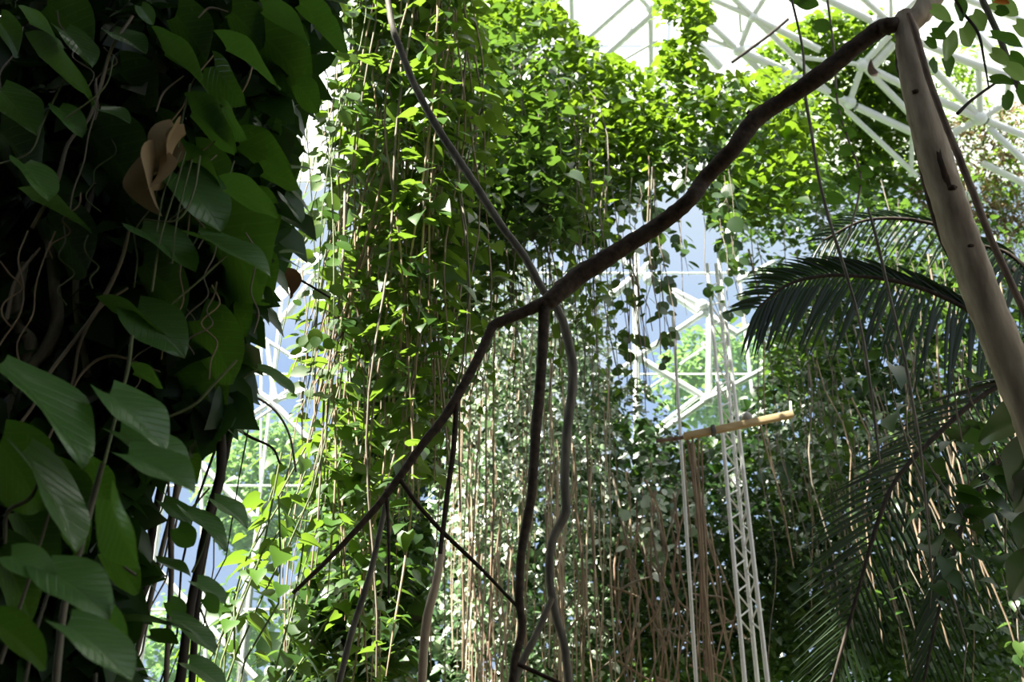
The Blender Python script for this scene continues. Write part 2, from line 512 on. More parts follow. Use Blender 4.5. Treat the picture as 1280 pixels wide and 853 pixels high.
wall = frame_root('wall_back')
panes('glazing', lambda u, v: (-16 + 32 * u, WALL_Y + 0.9, EAVE * v + GAP * v), 16, 7, M['glass'], wall)
g = Geo()
for i in range(0, 17, 2):
    x = -16 + 2 * i
    g.tube([(x, WALL_Y + 0.86, 0, 0.03), (x, WALL_Y + 0.86, EAVE + GAP, 0.03)], 6)
for j in range(1, 8):
    z = (EAVE + GAP) / 7 * j
    g.tube([(-16, WALL_Y + 0.86, z, 0.02), (16, WALL_Y + 0.86, z, 0.02)], 6)
g.build('glazing_bars', M['pipe'], wall)
ceil = frame_root('ceiling')
panes('glazing', lambda u, v: (-16 + 32 * u, WALL_Y + 0.9 - 14 * v, EAVE + GAP + SLOPE * 14 * v), 12, 6, M['film'], ceil)

# struts traced along the wall lattice and the roof lattice, each with its own pipe
WALL_PIPES = [(795, 290, 798, 860, 9), (812, 349, 878, 383, 9), (800, 340, 872, 391, 8), (797, 345, 762, 372, 12), (792, 338, 772, 320, 8), (797, 345, 822, 318, 8),
              (880, 391, 797, 447, 8), (880, 391, 922, 418, 9), (797, 447, 768, 430, 7), (797, 447, 750, 482, 7), (797, 447, 884, 500, 9),
              (884, 500, 960, 459, 7), (884, 500, 902, 480, 6), (886, 500, 887, 380, 8), (884, 500, 800, 559, 8), (872, 496, 806, 548, 6), (797, 558, 745, 524, 6),
              (797, 558, 762, 584, 6), (881, 434, 850, 456, 3), (830, 473, 802, 492, 3), (922, 352, 968, 328, 7), (920, 418, 984, 380, 6),
              (959, 679, 936, 661, 7), (959, 679, 880, 728, 7), (959, 679, 1010, 644, 6), (884, 733, 922, 764, 6), (959, 679, 964, 860, 8),
              (884, 733, 812, 690, 6), (800, 559, 880, 612, 6), (884, 733, 820, 782, 6),
              (412, 312, 340, 372, 9), (340, 372, 312, 352, 6), (400, 338, 350, 405, 9), (330, 424, 380, 456, 5), (334, 428, 344, 500, 6), (327, 400, 326, 600, 3), (300, 476, 340, 503, 8),
              (340, 503, 286, 538, 6), (340, 503, 376, 478, 5), (340, 503, 385, 488, 5), (346, 508, 290, 545, 4), (340, 503, 395, 560, 8), (185, 700, 330, 860, 8), (250, 540, 258, 860, 5), (405, 560, 408, 860, 8), (290, 545, 205, 600, 8), (205, 600, 170, 860, 9), (230, 560, 330, 660, 9), (330, 660, 290, 800, 7)]
ROOF_PIPES = [(793, -4, 730, 52, 8), (870, -32, 758, 68, 10), (714, -10, 716, 60, 7), (813, 10, 814, 110, 7), (801, 28, 742, 54, 2), (822, 50, 774, 78, 4), (785, -20, 812, 10, 7),
              (884, -4, 941, 21, 8), (915, -4, 941, 20, 9), (958, -8, 939, 22, 9), (939, 22, 923, 62, 9), (875, 19, 922, 62, 9), (876, 44, 922, 62, 6), (872, 55, 900, 84, 12),
              (922, 62, 988, 92, 11), (988, 92, 1062, 128, 9), (941, 21, 1024, 62, 9), (941, 21, 990, 68, 8), (990, 68, 1060, 140, 7), (922, 62, 975, 112, 8), (924, 10, 926, 40, 4),
              (1028, -4, 1094, 28, 10), (1074, -6, 1112, 28, 9), (1113, -10, 1114, 28, 6), (1146, -2, 1112, 30, 9), (1112, 44, 1078, 81, 9), (1118, 54, 1090, 84, 12),
              (1078, 81, 1130, 107, 10), (1130, 107, 1224, 147, 11), (1078, 81, 1142, 147, 9), (1070, 133, 1146, 168, 10), (1078, 81, 1062, 128, 8), (1078, 81, 990, 70, 6),
              (1112, 30, 1220, 142, 9), (1196, 72, 1262, 96, 11), (1150, 52, 1196, 72, 10), (1256, 129, 1224, 149, 10), (1224, 149, 1170, 177, 10), (1234, 151, 1285, 171, 9), (1236, 160, 1285, 205, 9),
              (1223, 86, 1226, 150, 8), (1218, 40, 1262, 85, 10), (1200, -4, 1285, 28, 9), (1262, 96, 1285, 76, 8), (1262, 96, 1256, 129, 8), (1228, 204, 1285, 232, 9), (1188, 236, 1225, 250, 9), (1146, 168, 1190, 236, 8), (1142, 147, 1138, 220, 6),
              (1060, 140, 1146, 220, 7), (1030, 230, 970, 262, 6), (988, 92, 905, 222, 5)]


def lattice(root, lines, fn):
    seen = []
    for x0, y0, x1, y1, wd in lines:
        if x1 >= 1280: k = 330 / max(40, x1 - x0); x1, y1 = x1 + (x1 - x0) * k, y1 + (y1 - y0) * k      # pipes run on past the edge
        if y0 < 0: k = 160 / max(25, abs(y1 - y0)); x0, y0 = x0 + (x0 - x1) * k, y0 + (y0 - y1) * k
        a, b = fn(x0, y0), fn(x1, y1)
        ra = px2m(wd, (a + b) / 2) / 2
        g = Geo(); g.tube(smooth_path([[*a, ra], [*b, ra]], 3), 10)
        g.build('strut', M['pipe'], root)
        for q in (a, b):
            for s in seen:
                if np.linalg.norm(s[0] - q) < 0.35: s[1] += 1; break
            else: seen.append([q, 1, ra])
    for q, k, ra in seen:
        if k >= 3:      # a ball joint where pipes meet
            R = ra * 1.9
            th = np.linspace(0, np.pi, 7)
            path = np.column_stack([np.full(7, q[0]), np.full(7, q[1]), q[2] - R * np.cos(th), R * np.sin(th) + 1e-4])
            g = Geo(); g.tube(path, 10); g.build('node_joint', M['pipe'], root)


lattice(wall, WALL_PIPES, lambda x, y: W(x, y, WALL_Y))
lattice(ceil, ROOF_PIPES, roofpt)


# ------------------------------------------------------------------ outdoors: trees beyond the glass
def outdoor_tree(label, px, py, rx, ry, Y, n, size=0.2, mat='outer_lit'):
    c = W(px, py, Y)
    base = np.array([c[0], c[1], 0.0])
    t = thing('outdoor_tree', label, 'tree', base)
    g = Geo(); g.tube(wob(smooth_path([[*base, 0.16], [c[0], c[1], c[2], 0.06]], 9), 0.1, 1), 7)
    g.build('trunk', M['liana'], t, base)
    RX, RY = px2m(rx, c), px2m(ry, c)
    d = unit(rng.normal(0, 1, (n, 3))) * rng.uniform(0.3, 1, n)[:, None] ** 0.5
    pos = c + d * np.array([RX, RX * 0.7, RY]) * rng.uniform(0.75, 1.1, n)[:, None]
    nrm, tip = orient(n, jit=0.6)
    foliage('foliage', pos, nrm, tip, size * rng.lognormal(0, .25, n), SMALL, M[mat], t, base)


outdoor_tree('pale green bush outside the glass, low behind the left hanging stems', 330, 610, 85, 100, 21, 3800, .15)
outdoor_tree('leafy tree outside the glass at the foot of the left gap', 260, 800, 110, 70, 22, 1700, .16)
outdoor_tree('fresh green tree outside the glass behind the white lattice mast', 900, 470, 85, 75, 21, 2200, .16)
outdoor_tree('bright tree outside the glass beyond the top of the grey tree trunk', 1210, 110, 95, 60, 24, 1500, .24)
outdoor_tree('tree outside the glass above the palm, under the roof pipes', 1090, 150, 110, 80, 24, 1500, .24)

# ------------------------------------------------------------------ vine walls
RIDGE = [(560, -40), (690, -40), (700, 5), (722, 32), (765, 68), (800, 84), (850, 84), (900, 92), (960, 84), (1010, 92), (1040, 140), (1010, 250), (900, 300), (860, 230), (800, 260), (740, 250), (690, 300), (620, 270), (560, 150)]
mass('ivy_foliage', 'thick green creeper mass forming the sunlit ridge under the roof pipes', 'foliage', RIDGE, 9.6, 11.0, 7200, .098, HEART, M['canopy'], holes=[([(760, 180), (860, 200), (860, 300), (740, 300)], .55)], clump=30)
mass('ivy_foliage', 'bright creeper tuft climbing above the ridge between the roof pipes', 'foliage', [(812, -10), (885, -10), (888, 20), (872, 60), (890, 95), (828, 95), (820, 50)], 9.8, 10.6, 700, .098, HEART, M['canopy'], clump=14, tint=(.3, 1))
mass('ivy_foliage', 'dark creeper sheet behind the tall bright vine curtain', 'foliage', [(430, -40), (700, -40), (720, 300), (640, 300), (560, 520), (510, 870), (330, 870), (420, 560), (440, 300)], 8.2, 9.4, 5200, .115, HEART, M['wall'], clump=28, holes=[([(430, 40), (570, 60), (560, 300), (430, 300)], .4)], tint=(0, .5))  # low tints put the shaded gaps of the curtain into leaf colour
mass('ivy_foliage', 'creeper with sun glints in its leaf colour, covering the wall behind the forked bough', 'foliage', [(560, 300), (700, 290), (770, 330), (770, 870), (480, 870), (540, 600)], 12.4, 13.6, 6500, .095, SMALL, M['glint'], clump=24, face=.7, up=.8)
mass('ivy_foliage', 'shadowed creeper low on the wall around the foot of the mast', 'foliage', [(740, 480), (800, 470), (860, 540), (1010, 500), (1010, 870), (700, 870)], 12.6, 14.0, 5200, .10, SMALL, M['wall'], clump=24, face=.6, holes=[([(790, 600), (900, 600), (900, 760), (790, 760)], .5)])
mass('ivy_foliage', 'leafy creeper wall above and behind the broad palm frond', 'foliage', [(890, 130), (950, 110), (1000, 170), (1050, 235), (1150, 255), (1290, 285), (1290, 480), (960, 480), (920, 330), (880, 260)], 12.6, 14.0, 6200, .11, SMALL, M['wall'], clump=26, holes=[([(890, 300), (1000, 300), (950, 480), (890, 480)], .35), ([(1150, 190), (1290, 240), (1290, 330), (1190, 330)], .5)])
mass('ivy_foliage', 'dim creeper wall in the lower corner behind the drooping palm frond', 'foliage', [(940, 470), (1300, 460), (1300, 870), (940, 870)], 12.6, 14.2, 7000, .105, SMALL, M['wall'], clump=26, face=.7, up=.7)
mass('ivy_foliage', 'creeper patch with highlights in its pale leaf colour, in the dip between mast and drooping frond', 'foliage', [(930, 500), (1020, 470), (1120, 520), (1060, 640), (980, 740), (940, 640)], 12.2, 12.7, 420, .10, SMALL, M['glint'], clump=22, face=.8, up=.8, tint=(.2, .9))
mass('dark_foliage', 'understorey leaves with deep shade in their colour, behind the hanging roots', 'foliage', [(430, 560), (600, 380), (740, 400), (760, 500), (850, 560), (960, 470), (970, 330), (1300, 320), (1300, 880), (430, 880)], 14.2, 15.3, 11000, .19, SMALL, M['dark'], clump=0, face=.8, up=.5)  # dark back layer, its colour standing for shadow between the roots
mass('dry_tangle', 'dry brown twig and leaf tangle in the roof lattice beside the grey trunk', 'foliage', [(1180, 150), (1290, 120), (1290, 330), (1200, 320), (1130, 240)], 0, 1, 2600, .12, LANCE, M['strawleaf'], clump=24, jit=.9, surf=(.1, .9))
mass('ivy_foliage', 'yellow green creeper under the roof behind the crossing pipes, between bough and grey trunk', 'foliage', [(935, 70), (990, 30), (1040, 10), (1130, 20), (1175, 270), (990, 260), (930, 140)], 0, 1, 5600, .115, HEART, M['canopy'], clump=26, surf=(.15, 1.3), tint=(.1, 1), holes=[([(930, 80), (965, 80), (965, 115), (930, 115)], .1)])

mass('ivy_foliage', 'bright creeper under the roof right of the grey trunk', 'foliage', [(1150, 70), (1215, 60), (1235, 130), (1290, 140), (1290, 300), (1150, 270)], 0, 1, 2300, .14, LANCE, M['canopy'], clump=26, surf=(.15, 1.3), tint=(.3, 1))
mass('dark_foliage', 'dark backing leaves standing for shade inside the creeper ridge under its sunlit top', 'foliage', [(560, -40), (690, -40), (705, 40), (770, 100), (900, 112), (1000, 112), (1000, 240), (900, 280), (850, 200), (800, 230), (740, 300), (690, 320), (560, 330)], 11.1, 12.0, 3600, .14, SMALL, M['dark'], face=.8, up=.5)  # dark backing added so the ridge reads as shaded inside
mass('dark_foliage', 'dark backing leaves standing for shade behind the tall bright vine curtain', 'foliage', [(450, -40), (570, -40), (600, 300), (550, 520), (500, 860), (330, 870), (430, 520), (455, 300)], 9.5, 10.2, 3000, .15, SMALL, M['dark'], face=.8, up=.5, clump=26)  # dark backing added for the deep shade between curtain vines
cr = np.column_stack([rng.uniform(-2.8, -1.15, 2600), rng.uniform(5.9, 7.4, 2600), rng.uniform(9.0, 9.7, 2600)])  # unseen leaves added overhead to shade the curtain top
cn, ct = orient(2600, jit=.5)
tag(foliage('dark_foliage', cr, cn, ct, rng.uniform(.13, .22, 2600), HEART, M['dark']), 'unseen dark leaf crown added above the tall curtain to shade its top', 'foliage', kind='stuff')
# the tall bright curtain
for i in range(46):
    px = rng.uniform(415, 590); Y = rng.uniform(6.0, 7.6)
    zt = W(px, -90, Y)[2]; py = rng.uniform(560, 900) if px < 510 else rng.uniform(430, 650)
    top = W(px, 300, Y); top[2] = zt
    vine('leafy vine with bright heart shaped leaves in the tall curtain left of the fork', 'vines of the tall bright curtain', top, W(px, py, Y)[2], rng.uniform(11, 16), .122, HEART, M['bright'], M['root'], .13, .08, .007, tint=(0, rng.uniform(.4, 1)))
for i in range(9):
    px = rng.uniform(372, 418); Y = rng.uniform(5.6, 6.3)
    top = W(px, 300, Y); top[2] = W(px, -60, Y)[2]
    vine('sparse vine of round leaves against the bright glass at the curtain edge', 'round leaved vines at the curtain edge', top, W(px, rng.uniform(330, 560), Y)[2], 8, .085, ROUND, M['bright'], M['stem'], .10, .08, .004, face=.9, up=.5)
for i in range(10):
    px = rng.uniform(352, 430); Y = rng.uniform(5.6, 6.6)
    top = W(px, 560, Y); top[2] = W(px, rng.uniform(520, 620) - (px - 352) * .8, Y)[2]
    vine('leafy vine low at the curtain foot, beside the dark stems on glass', 'vines at the curtain foot', top, W(px, 900, Y)[2], 12, .105, HEART, M['bright'], M['stem'], .13, .08, .006, tint=(0, .7), lean=(-.22, 0))
for i in range(26):
    px = rng.uniform(580, 780); Y = rng.uniform(8.6, 9.6)
    top = W(px, 200, Y); top[2] = W(px, rng.uniform(60, 200), Y)[2]
    vine('dark green vine trailing under the ridge left of the bough', 'vines trailing under the ridge', top, W(px, rng.uniform(300, 520), Y)[2], 13, .10, HEART, M['canopy'], M['greyroot'], .12, .06, .006, tint=(0, .7))
for i in range(16):
    px = rng.uniform(770, 935); Y = rng.uniform(9.0, 10.0)
    top = W(px, 240, Y); top[2] = W(px, rng.uniform(200, 270), Y)[2]
    vine('short string of round dark leaves hanging before the clear glass gap', 'leaf strings before the glass gap', top, W(px, rng.uniform(300, 420), Y)[2], 8, .10, ROUND, M['wall'], M['greyroot'], .07, .05, .004, face=.9, up=.4, tint=(0, .6))
for i in range(3):
    px = (818, 822, 775)[i]; Y = 9.4
    top = W(px, 300, Y); top[2] = W(px, 255, Y)[2]
    vine('long string of dark round leaves reaching down the middle of the glass gap', 'long leaf strings in the glass gap', top, W(px, (470, 440, 480)[i], Y)[2], 12, .10, ROUND, M['wall'], M['greyroot'], .07, .05, .004, face=.9, up=.4, tint=(0, .5))
for i in range(34):
    px = rng.uniform(570, 770); Y = rng.uniform(11.0, 12.2)
    top = W(px, 450, Y); top[2] = W(px, rng.uniform(300, 480), Y)[2]
    vine('vine of small leaves with painted sun glints, hanging behind the forked bough', 'sun glinting vines behind the fork', top, W(px, rng.uniform(640, 860), Y)[2], 17, .085, SMALL, M['glint'], M['root'], .09, .06, .006, face=.9, up=.8, tint=(.2, 1))
for i in range(14):
    px = rng.uniform(775, 880); Y = rng.uniform(11.2, 12.2)
    top = W(px, 600, Y); top[2] = W(px, rng.uniform(560, 620), Y)[2]
    vine('string of small pale round leaves below the timber beam', 'pale leaf strings below the beam', top, W(px, rng.uniform(660, 760), Y)[2], 13, .08, ROUND, M['glint'], M['root'], .04, .04, .004, face=1, up=.6, tint=(.5, 1))
for i in range(24):
    px = rng.uniform(960, 1290); Y = rng.uniform(10.4, 12.2)
    top = W(px, 450, Y); top[2] = W(px, rng.uniform(200, 520), Y)[2]
    vine('leafy vine hanging on the shaded wall behind the palm', 'vines on the wall behind the palm', top, W(px, rng.uniform(640, 880), Y)[2], 11, .11, HEART, M['wall'], M['greyroot'], .12, .08, .006)

# hanging aerial roots
def roots(n, x0, x1, yt, yb, Y0, Y1, r0, r1, label, group, mats, amp=.05, lean=0.0):
    for i in range(n):
        px = rng.uniform(x0, x1); Y = rng.uniform(Y0, Y1)
        ym = rng.uniform(*yt)
        top = W(px, ym, Y)
        zb = W(px, rng.uniform(*yb), Y)[2]
        if top[2] - zb < .3: continue
        rootline(label, group, top, zb, rng.uniform(r0, r1), M[mats[rng.integers(0, len(mats))]], amp, (rng.normal(0, .06) + lean * rng.uniform(.3, 1), 0))


roots(28, 395, 600, (-40, 250), (420, 870), 6.0, 7.4, .004, .010, 'thin tan aerial root hanging among the bright curtain leaves', 'roots in the bright curtain', ['root', 'greyroot'])
roots(12, 440, 480, (180, 330), (440, 600), 6.2, 6.8, .006, .010, 'slanting tan aerial root on the left of the bright curtain', 'slanting roots at the curtain', ['root', 'pinkroot'], .05, -.28)
roots(34, 540, 770, (330, 640), (800, 880), 10.0, 11.6, .005, .012, 'tan aerial root hanging before the glinting creeper wall', 'roots before the silvery wall', ['litroot', 'root', 'litroot'], .025)
roots(34, 590, 740, (560, 720), (860, 890), 10.4, 12.0, .006, .014, 'tan root in the dense bundle low behind the forked bough', 'dense root bundle behind the fork', ['litroot', 'root', 'litroot', 'pinkroot'], .05)
roots(30, 770, 890, (590, 680), (860, 890), 10.6, 12.0, .007, .016, 'brown root in the shade below the timber beam', 'roots below the beam', ['root', 'pinkroot', 'greyroot'], .1)
roots(7, 852, 872, (545, 560), (840, 890), 9.7, 10.1, .008, .014, 'tan root hanging straight from the timber beam end', 'roots hanging from the beam end', ['root', 'pinkroot'], .02)
roots(34, 930, 1290, (300, 560), (620, 880), 10.0, 12.2, .006, .014, 'thin root hanging on the shaded wall near the palm', 'roots near the palm', ['root', 'greyroot'], .06)
roots(9, 1120, 1210, (470, 640), (660, 860), 9.0, 10.0, .005, .013, 'thick pale root in the sunlit bundle right of the palm', 'sunlit roots right of the palm', ['root', 'pinkroot', 'greyroot'], .05)
roots(22, 640, 830, (180, 300), (360, 520), 8.6, 9.6, .004, .009, 'thin grey root trailing under the ridge near the bough', 'roots under the ridge', ['greyroot', 'root'])
roots(10, 780, 815, (290, 320), (400, 520), 9.2, 9.6, .004, .008, 'thin pale root clustered on the upright pipe in the glass gap', 'roots on the upright pipe', ['greyroot', 'root'], .04)
# tangled twigs low down
for i in range(26):
    x, y = rng.uniform(730, 900), rng.uniform(690, 860)
    a, l = rng.uniform(-.4, 2.4), rng.uniform(30, 90)
    Y = rng.uniform(10.6, 11.8)
    p = pix_path([(x, y, 3), (x + l * .5 * math.cos(a) + rng.normal(0, 6), y + l * .5 * math.sin(a), 3), (x + l * math.cos(a), y + l * math.sin(a), 2)], Y)
    g = Geo(); g.tube(p, 5)
    tag(g.build('hanging_tangled_root', M['root' if i % 2 else 'greyroot'], None, p[0, :3]), 'bent root in the tangle low beside the mast foot', 'root', 'tangled roots beside the mast foot')

# ------------------------------------------------------------------ the lattice mast, pole and beam
MY = 10.0
A0, A1 = W(884, 330, MY), W(933, 875, MY)
C0, C1 = W(896, 300, MY), W(962, 875, MY)
B0, B1 = W(895, 330, MY + .14), W(949, 875, MY + .14)
base = np.array([W(947, 875, MY)[0], MY, 0])
mast = thing('lattice_mast', 'slender white lattice mast standing right of centre, crossed by the timber beam', 'mast', base)


def ext(a, b, z): return b + (a - b) * ((z - b[2]) / (a[2] - b[2]))


chords = []
for a, b in ((A0, A1), (B0, B1), (C0, C1)):
    lo, hi = ext(a, b, 0.0), a
    g = Geo(); g.tube([[*lo, .024], [*hi, .018]], 8); g.build('chord', M['mast'], mast, base)
    chords.append((lo, hi))
for k in range(52):
    z0 = 4.0 + k * .115
    for (i, j) in ((0, 1), (1, 2)):
        fa = lambda q, z: q[0] + (q[1] - q[0]) * ((z - q[0][2]) / (q[1][2] - q[0][2]))
        if z0 > min(chords[i][1][2], chords[j][1][2]) - .2: continue
        a, b = (i, j) if k % 2 else (j, i)
        g = Geo(); g.tube([[*fa(chords[a], z0), .009], [*fa(chords[b], z0 + .115), .009]], 5)
        if k < 47: g.build('brace', M['mast'], mast, base)
pole = [W(841, 395, 10.1), W(872, 880, 10.1)]
lo = ext(pole[0], pole[1], 0.0)
g = Geo(); g.tube([[*lo, .02], [*pole[0], .016]], 8)
tag(g.build('white_pole', M['mast'], None, lo), 'thin white upright pole left of the lattice mast', 'pole')
lo = ext(W(866, 560, 10.2), W(891, 880, 10.2), 0.0)
g = Geo(); g.tube([[*lo, .022], [*W(866, 556, 10.2), .022]], 8)
tag(g.build('bamboo_pole', M['pinkroot'], None, lo), 'pinkish brown upright pole between the white pole and the mast', 'pole')


def box_bar(a, b, h, d):
    a, b = np.asarray(a), np.asarray(b)
    t = (b - a) / np.linalg.norm(b - a); s = np.cross(t, [0, 0, 1]); s /= np.linalg.norm(s); u = np.cross(s, t)
    v = [p + i * s * d / 2 + j * u * h / 2 for p in (a, b) for i, j in ((-1, -1), (1, -1), (1, 1), (-1, 1))]
    return np.array(v), np.array([(0, 3, 2, 1), (4, 5, 6, 7), (0, 1, 5, 4), (1, 2, 6, 5), (2, 3, 7, 6), (3, 0, 4, 7)])


def bar_obj(name, a, b, h, d, mat, parent=None, loc=(0, 0, 0), bev=.004):
    v, f = box_bar(a, b, h, d)
    o = link(name, v, f, mat, parent, loc, smooth=False)
    m = o.modifiers.new('bevel', 'BEVEL'); m.width = bev; m.segments = 2
    return o


b0, b1 = W(855, 546, 9.75), W(991, 518, 9.75)
beam = thing('timber_beam', 'pale timber beam slung level across the white lattice mast', 'beam', b0)
bar_obj('plank', b0, b1, .06, .07, M['timber'], beam, b0)
bar_obj('batten', W(820, 552, 9.9), W(870, 545, 9.8), .03, .03, M['pinkroot'], beam, b0)
bar_obj('clamp', W(889, 539, 9.72), W(893.5, 538.2, 9.72), .085, .10, M['steel'], beam, b0)
bar_obj('end_peg', W(989, 519, 9.75), W(988, 502, 9.75), .02, .02, M['mast'], beam, b0)
c = W(933, 522, 9.75)
lamp = thing('floodlight', 'small grey round lamp housing on top of the timber beam', 'lamp', c)
th = np.linspace(0, np.pi, 9)
g = Geo(); g.tube(np.column_stack([np.full(9, c[0]), np.full(9, c[1]), c[2] + .0 - .055 * np.cos(th), .055 * np.sin(th) + 1e-4]), 14)
g.build('housing', M['greycap'], lamp, c)
g = Geo(); g.tube([[c[0], c[1], c[2] - .075, .02], [c[0], c[1], c[2] - .04, .02]], 8); g.build('bracket', M['steel'], lamp, c)

# ------------------------------------------------------------------ the grey tree with its dark forked bough
TY = 4.1
base = W(1330, 640, TY); foot = np.array([base[0] + .9, TY, 0.0])
tree = thing('forked_tree', 'leaning grey barked tree with a long dark forked bough reaching across', 'tree', foot)
tp = pix_path([(1131, 18, 22), (1135, 50, 30), (1143, 100, 34), (1160, 165, 39), (1184, 245, 42), (1213, 330, 44), (1248, 420, 46), (1292, 525, 50), (1335, 640, 54)], TY, 8)
tp = np.vstack([tp, smooth_path([tp[-1], [*(foot + [-.2, 0, .9]), .11], [*foot, .14]], 6)[1:]])
tr_rng = np.random.default_rng(3)
g = Geo(); g.tube(tp, 18, rough=.035, rs=tr_rng); g.build('trunk', M['trunk'], tree, foot)
g = Geo(); g.tube(pix_path([(1133, 32, 26), (1146, 22, 26), (1160, 5, 28), (1180, -30, 30), (1205, -90, 32)], TY, 6), 16, rough=.03, rs=tr_rng); g.build('upper_limb', M['trunk'], tree, foot)
g = Geo(); g.tube(pix_path([(1140, 28, 22), (1118, 31, 20, 4.12), (1100, 36, 22, 4.15), (1070, 58, 21, 4.2), (1020, 98, 23, 4.3), (975, 128, 21, 4.4), (944, 150, 23, 4.45), (915, 188, 21, 4.5), (880, 225, 20, 4.6), (862, 250, 20, 4.6), (820, 284, 21, 4.7), (775, 312, 22, 4.75), (720, 348, 24, 4.8), (690, 374, 22, 4.8), (678, 384, 18, 4.8)], 4.6, 8), 14, rough=.05, rs=tr_rng)
g.build('bough', M['bough'], tree, foot)
FY = 4.8


def branch(name, pts, mat, Y=FY, sides=9):
    g = Geo(); g.tube(pix_path(pts, Y, 6), sides, rough=.05, rs=tr_rng); return g.build(name, M[mat], tree, foot)


branch('branch', [(684, 378, 18), (660, 388, 15), (632, 400, 14), (616, 408, 13), (606, 430, 12), (590, 462, 12), (560, 515, 12), (525, 560, 11), (497, 600, 10), (470, 635, 9), (420, 690, 7), (366, 742, 5)], 'bough')
branch('branch', [(681, 378, 16), (679, 420, 14), (676, 470, 13), (670, 540, 13), (664, 620, 12), (652, 690, 11), (649, 750, 11), (653, 785, 10), (644, 825, 10), (638, 875, 9)], 'bough')
branch('twig', [(499, 598, 7), (520, 628, 6), (548, 660, 6), (600, 710, 5), (646, 758, 4)], 'bough')
branch('twig', [(571, 500, 7), (567, 560, 7), (559, 620, 7), (550, 692, 6)], 'bough')
branch('twig', [(483, 612, 5), (486, 680, 4), (486, 748, 3)], 'bough')
branch('twig', [(646, 830, 6), (690, 850, 5), (740, 872, 4)], 'bough')
branch('twig', [(948, 147, 9), (939, 143, 7), (934, 140, 5)], 'bough')
branch('twig', [(1108, 34, 9), (1118, 27, 8), (1122, 24, 5)], 'bough')
# splits in the bark and knots
branch('bark_fissure', [(1171, 178, 7, TY - .055), (1176, 205, 11, TY - .06), (1187, 235, 8, TY - .06), (1194, 262, 3, TY - .055)], 'fissure', sides=6)
branch('bark_fissure', [(1124, 40, 5), (1123, 80, 7), (1137, 130, 6), (1146, 180, 8), (1160, 240, 9), (1174, 290, 8), (1190, 330, 4)], 'fissure', sides=6)
branch('bark_fissure', [(1206, 285, 4), (1216, 310, 8), (1230, 350, 8), (1252, 395, 8), (1268, 440, 5)], 'fissure', sides=6)
branch('knot', [(1140, 116, 5, TY - .05), (1145, 115, 8, TY - .053), (1150, 114, 4, TY - .05)], 'fissure', sides=8)
branch('knot', [(1184, 237, 7, TY - .06), (1190, 236, 11, TY - .063), (1196, 235, 6, TY - .06)], 'fissure', sides=8)
branch('knot', [(1209, 309, 4, TY - .065), (1213, 308, 7, TY - .067), (1218, 307, 3, TY - .065)], 'fissure', sides=8)

# ------------------------------------------------------------------ lianas
def liana(name, label, pts, Y, mat, n=7, sides=9, cat='liana', group=None):
    p = pix_path(pts, Y, n)
    if pts[-1][1] >= 870:
        e = p[-1]; p = np.vstack([p, smooth_path([e, [e[0] + .1, e[1], e[2] * .5, e[3]], [e[0], e[1], 0, e[3]]], 4)[1:]])
    g = Geo(); g.tube(p, sides, rough=.04, rs=tr_rng)
    return tag(g.build(name, M[mat], None, p[0, :3]), label, cat, group)


liana('pale_liana', 'long pale grey liana winding down past the fork of the dark bough',
      [(470, -70, 8), (484, -5, 8), (490, 30, 8), (500, 60, 9), (520, 110, 9), (550, 165, 10), (590, 225, 10), (625, 280, 10), (655, 320, 10), (677, 360, 10), (700, 393, 11), (713, 440, 12), (716, 480, 12), (709, 540, 12), (706, 600, 12), (707, 640, 12), (691, 675, 11), (687, 720, 11), (695, 770, 11), (706, 810, 11), (714, 880, 11)], 5.1, 'liana')
liana('brown_liana', 'thin brown liana running down close beside the grey tree trunk',
      [(1136, 18, 8), (1147, 50, 8), (1160, 95, 8), (1178, 145, 8), (1200, 200, 9), (1218, 245, 9), (1238, 297, 9), (1262, 350, 9), (1295, 420, 9), (1340, 520, 9)], 3.95, 'brownliana')
liana('grey_twig', 'grey bare twig slanting through the leaves in the top corner', [(1215, -30, 8), (1228, 0, 8), (1250, 48, 8), (1266, 92, 8), (1290, 145, 7)], 3.4, 'liana')
liana('hanging_string', 'thin pale stem hanging in front of the round leaf string', [(985, -20, 3), (1003, 60, 3), (1006, 115, 4), (1015, 170, 4), (1022, 215, 4), (1035, 270, 4), (1060, 350, 4), (1078, 420, 4), (1090, 500, 4), (1100, 580, 3)], 5.2, 'liana')
liana('hanging_string', 'thin pale stem hanging down across the broad palm frond', [(1085, 260, 3), (1096, 300, 4), (1112, 370, 4), (1130, 445, 4), (1140, 500, 4), (1150, 560, 4), (1158, 640, 3), (1165, 720, 3)], 5.3, 'liana')
liana('tan_branch', 'stem with sunlight in its pale tan colour, low under the left twig of the bough', [(553, 685, 8), (545, 730, 11), (533, 780, 12), (526, 870, 12)], 5.0, 'litroot')  # lit stretch of the dark twig, its sunlight put into the colour
liana('tan_branch', 'slanting pale stem leaning across the foot of the dark branch', [(690, 748, 8), (672, 790, 9), (652, 830, 10), (634, 875, 10)], 4.95, 'liana')
liana('grey_liana', 'grey stem slanting down from the lower left bend of the bough', [(487, 605, 6), (476, 660, 7), (462, 720, 8), (440, 790, 8), (420, 870, 8)], 5.2, 'liana')
liana('dark_stick', 'small dark stick poking between the roof pipes and right top leaves', [(1247, 102, 3), (1215, 125, 4), (1197, 142, 5)], 4.0, 'darkstem')
liana('dark_stick', 'thin dark stick crossing the roof pipes left of the bough', [(985, 24, 4), (960, 45, 4), (915, 78, 4)], 9.6, 'darkstem')
liana('thin_twig', 'thin arching twig over the clear glass beside the curtain', [(290, 486, 3), (320, 497, 3), (345, 515, 3), (362, 545, 3), (370, 590, 3)], 5.0, 'greyroot')
liana('thin_twig', 'bare twig slanting over the glass below the large left leaves', [(282, 525, 4), (310, 545, 4), (340, 560, 3), (350, 580, 3)], 4.6, 'darkstem')
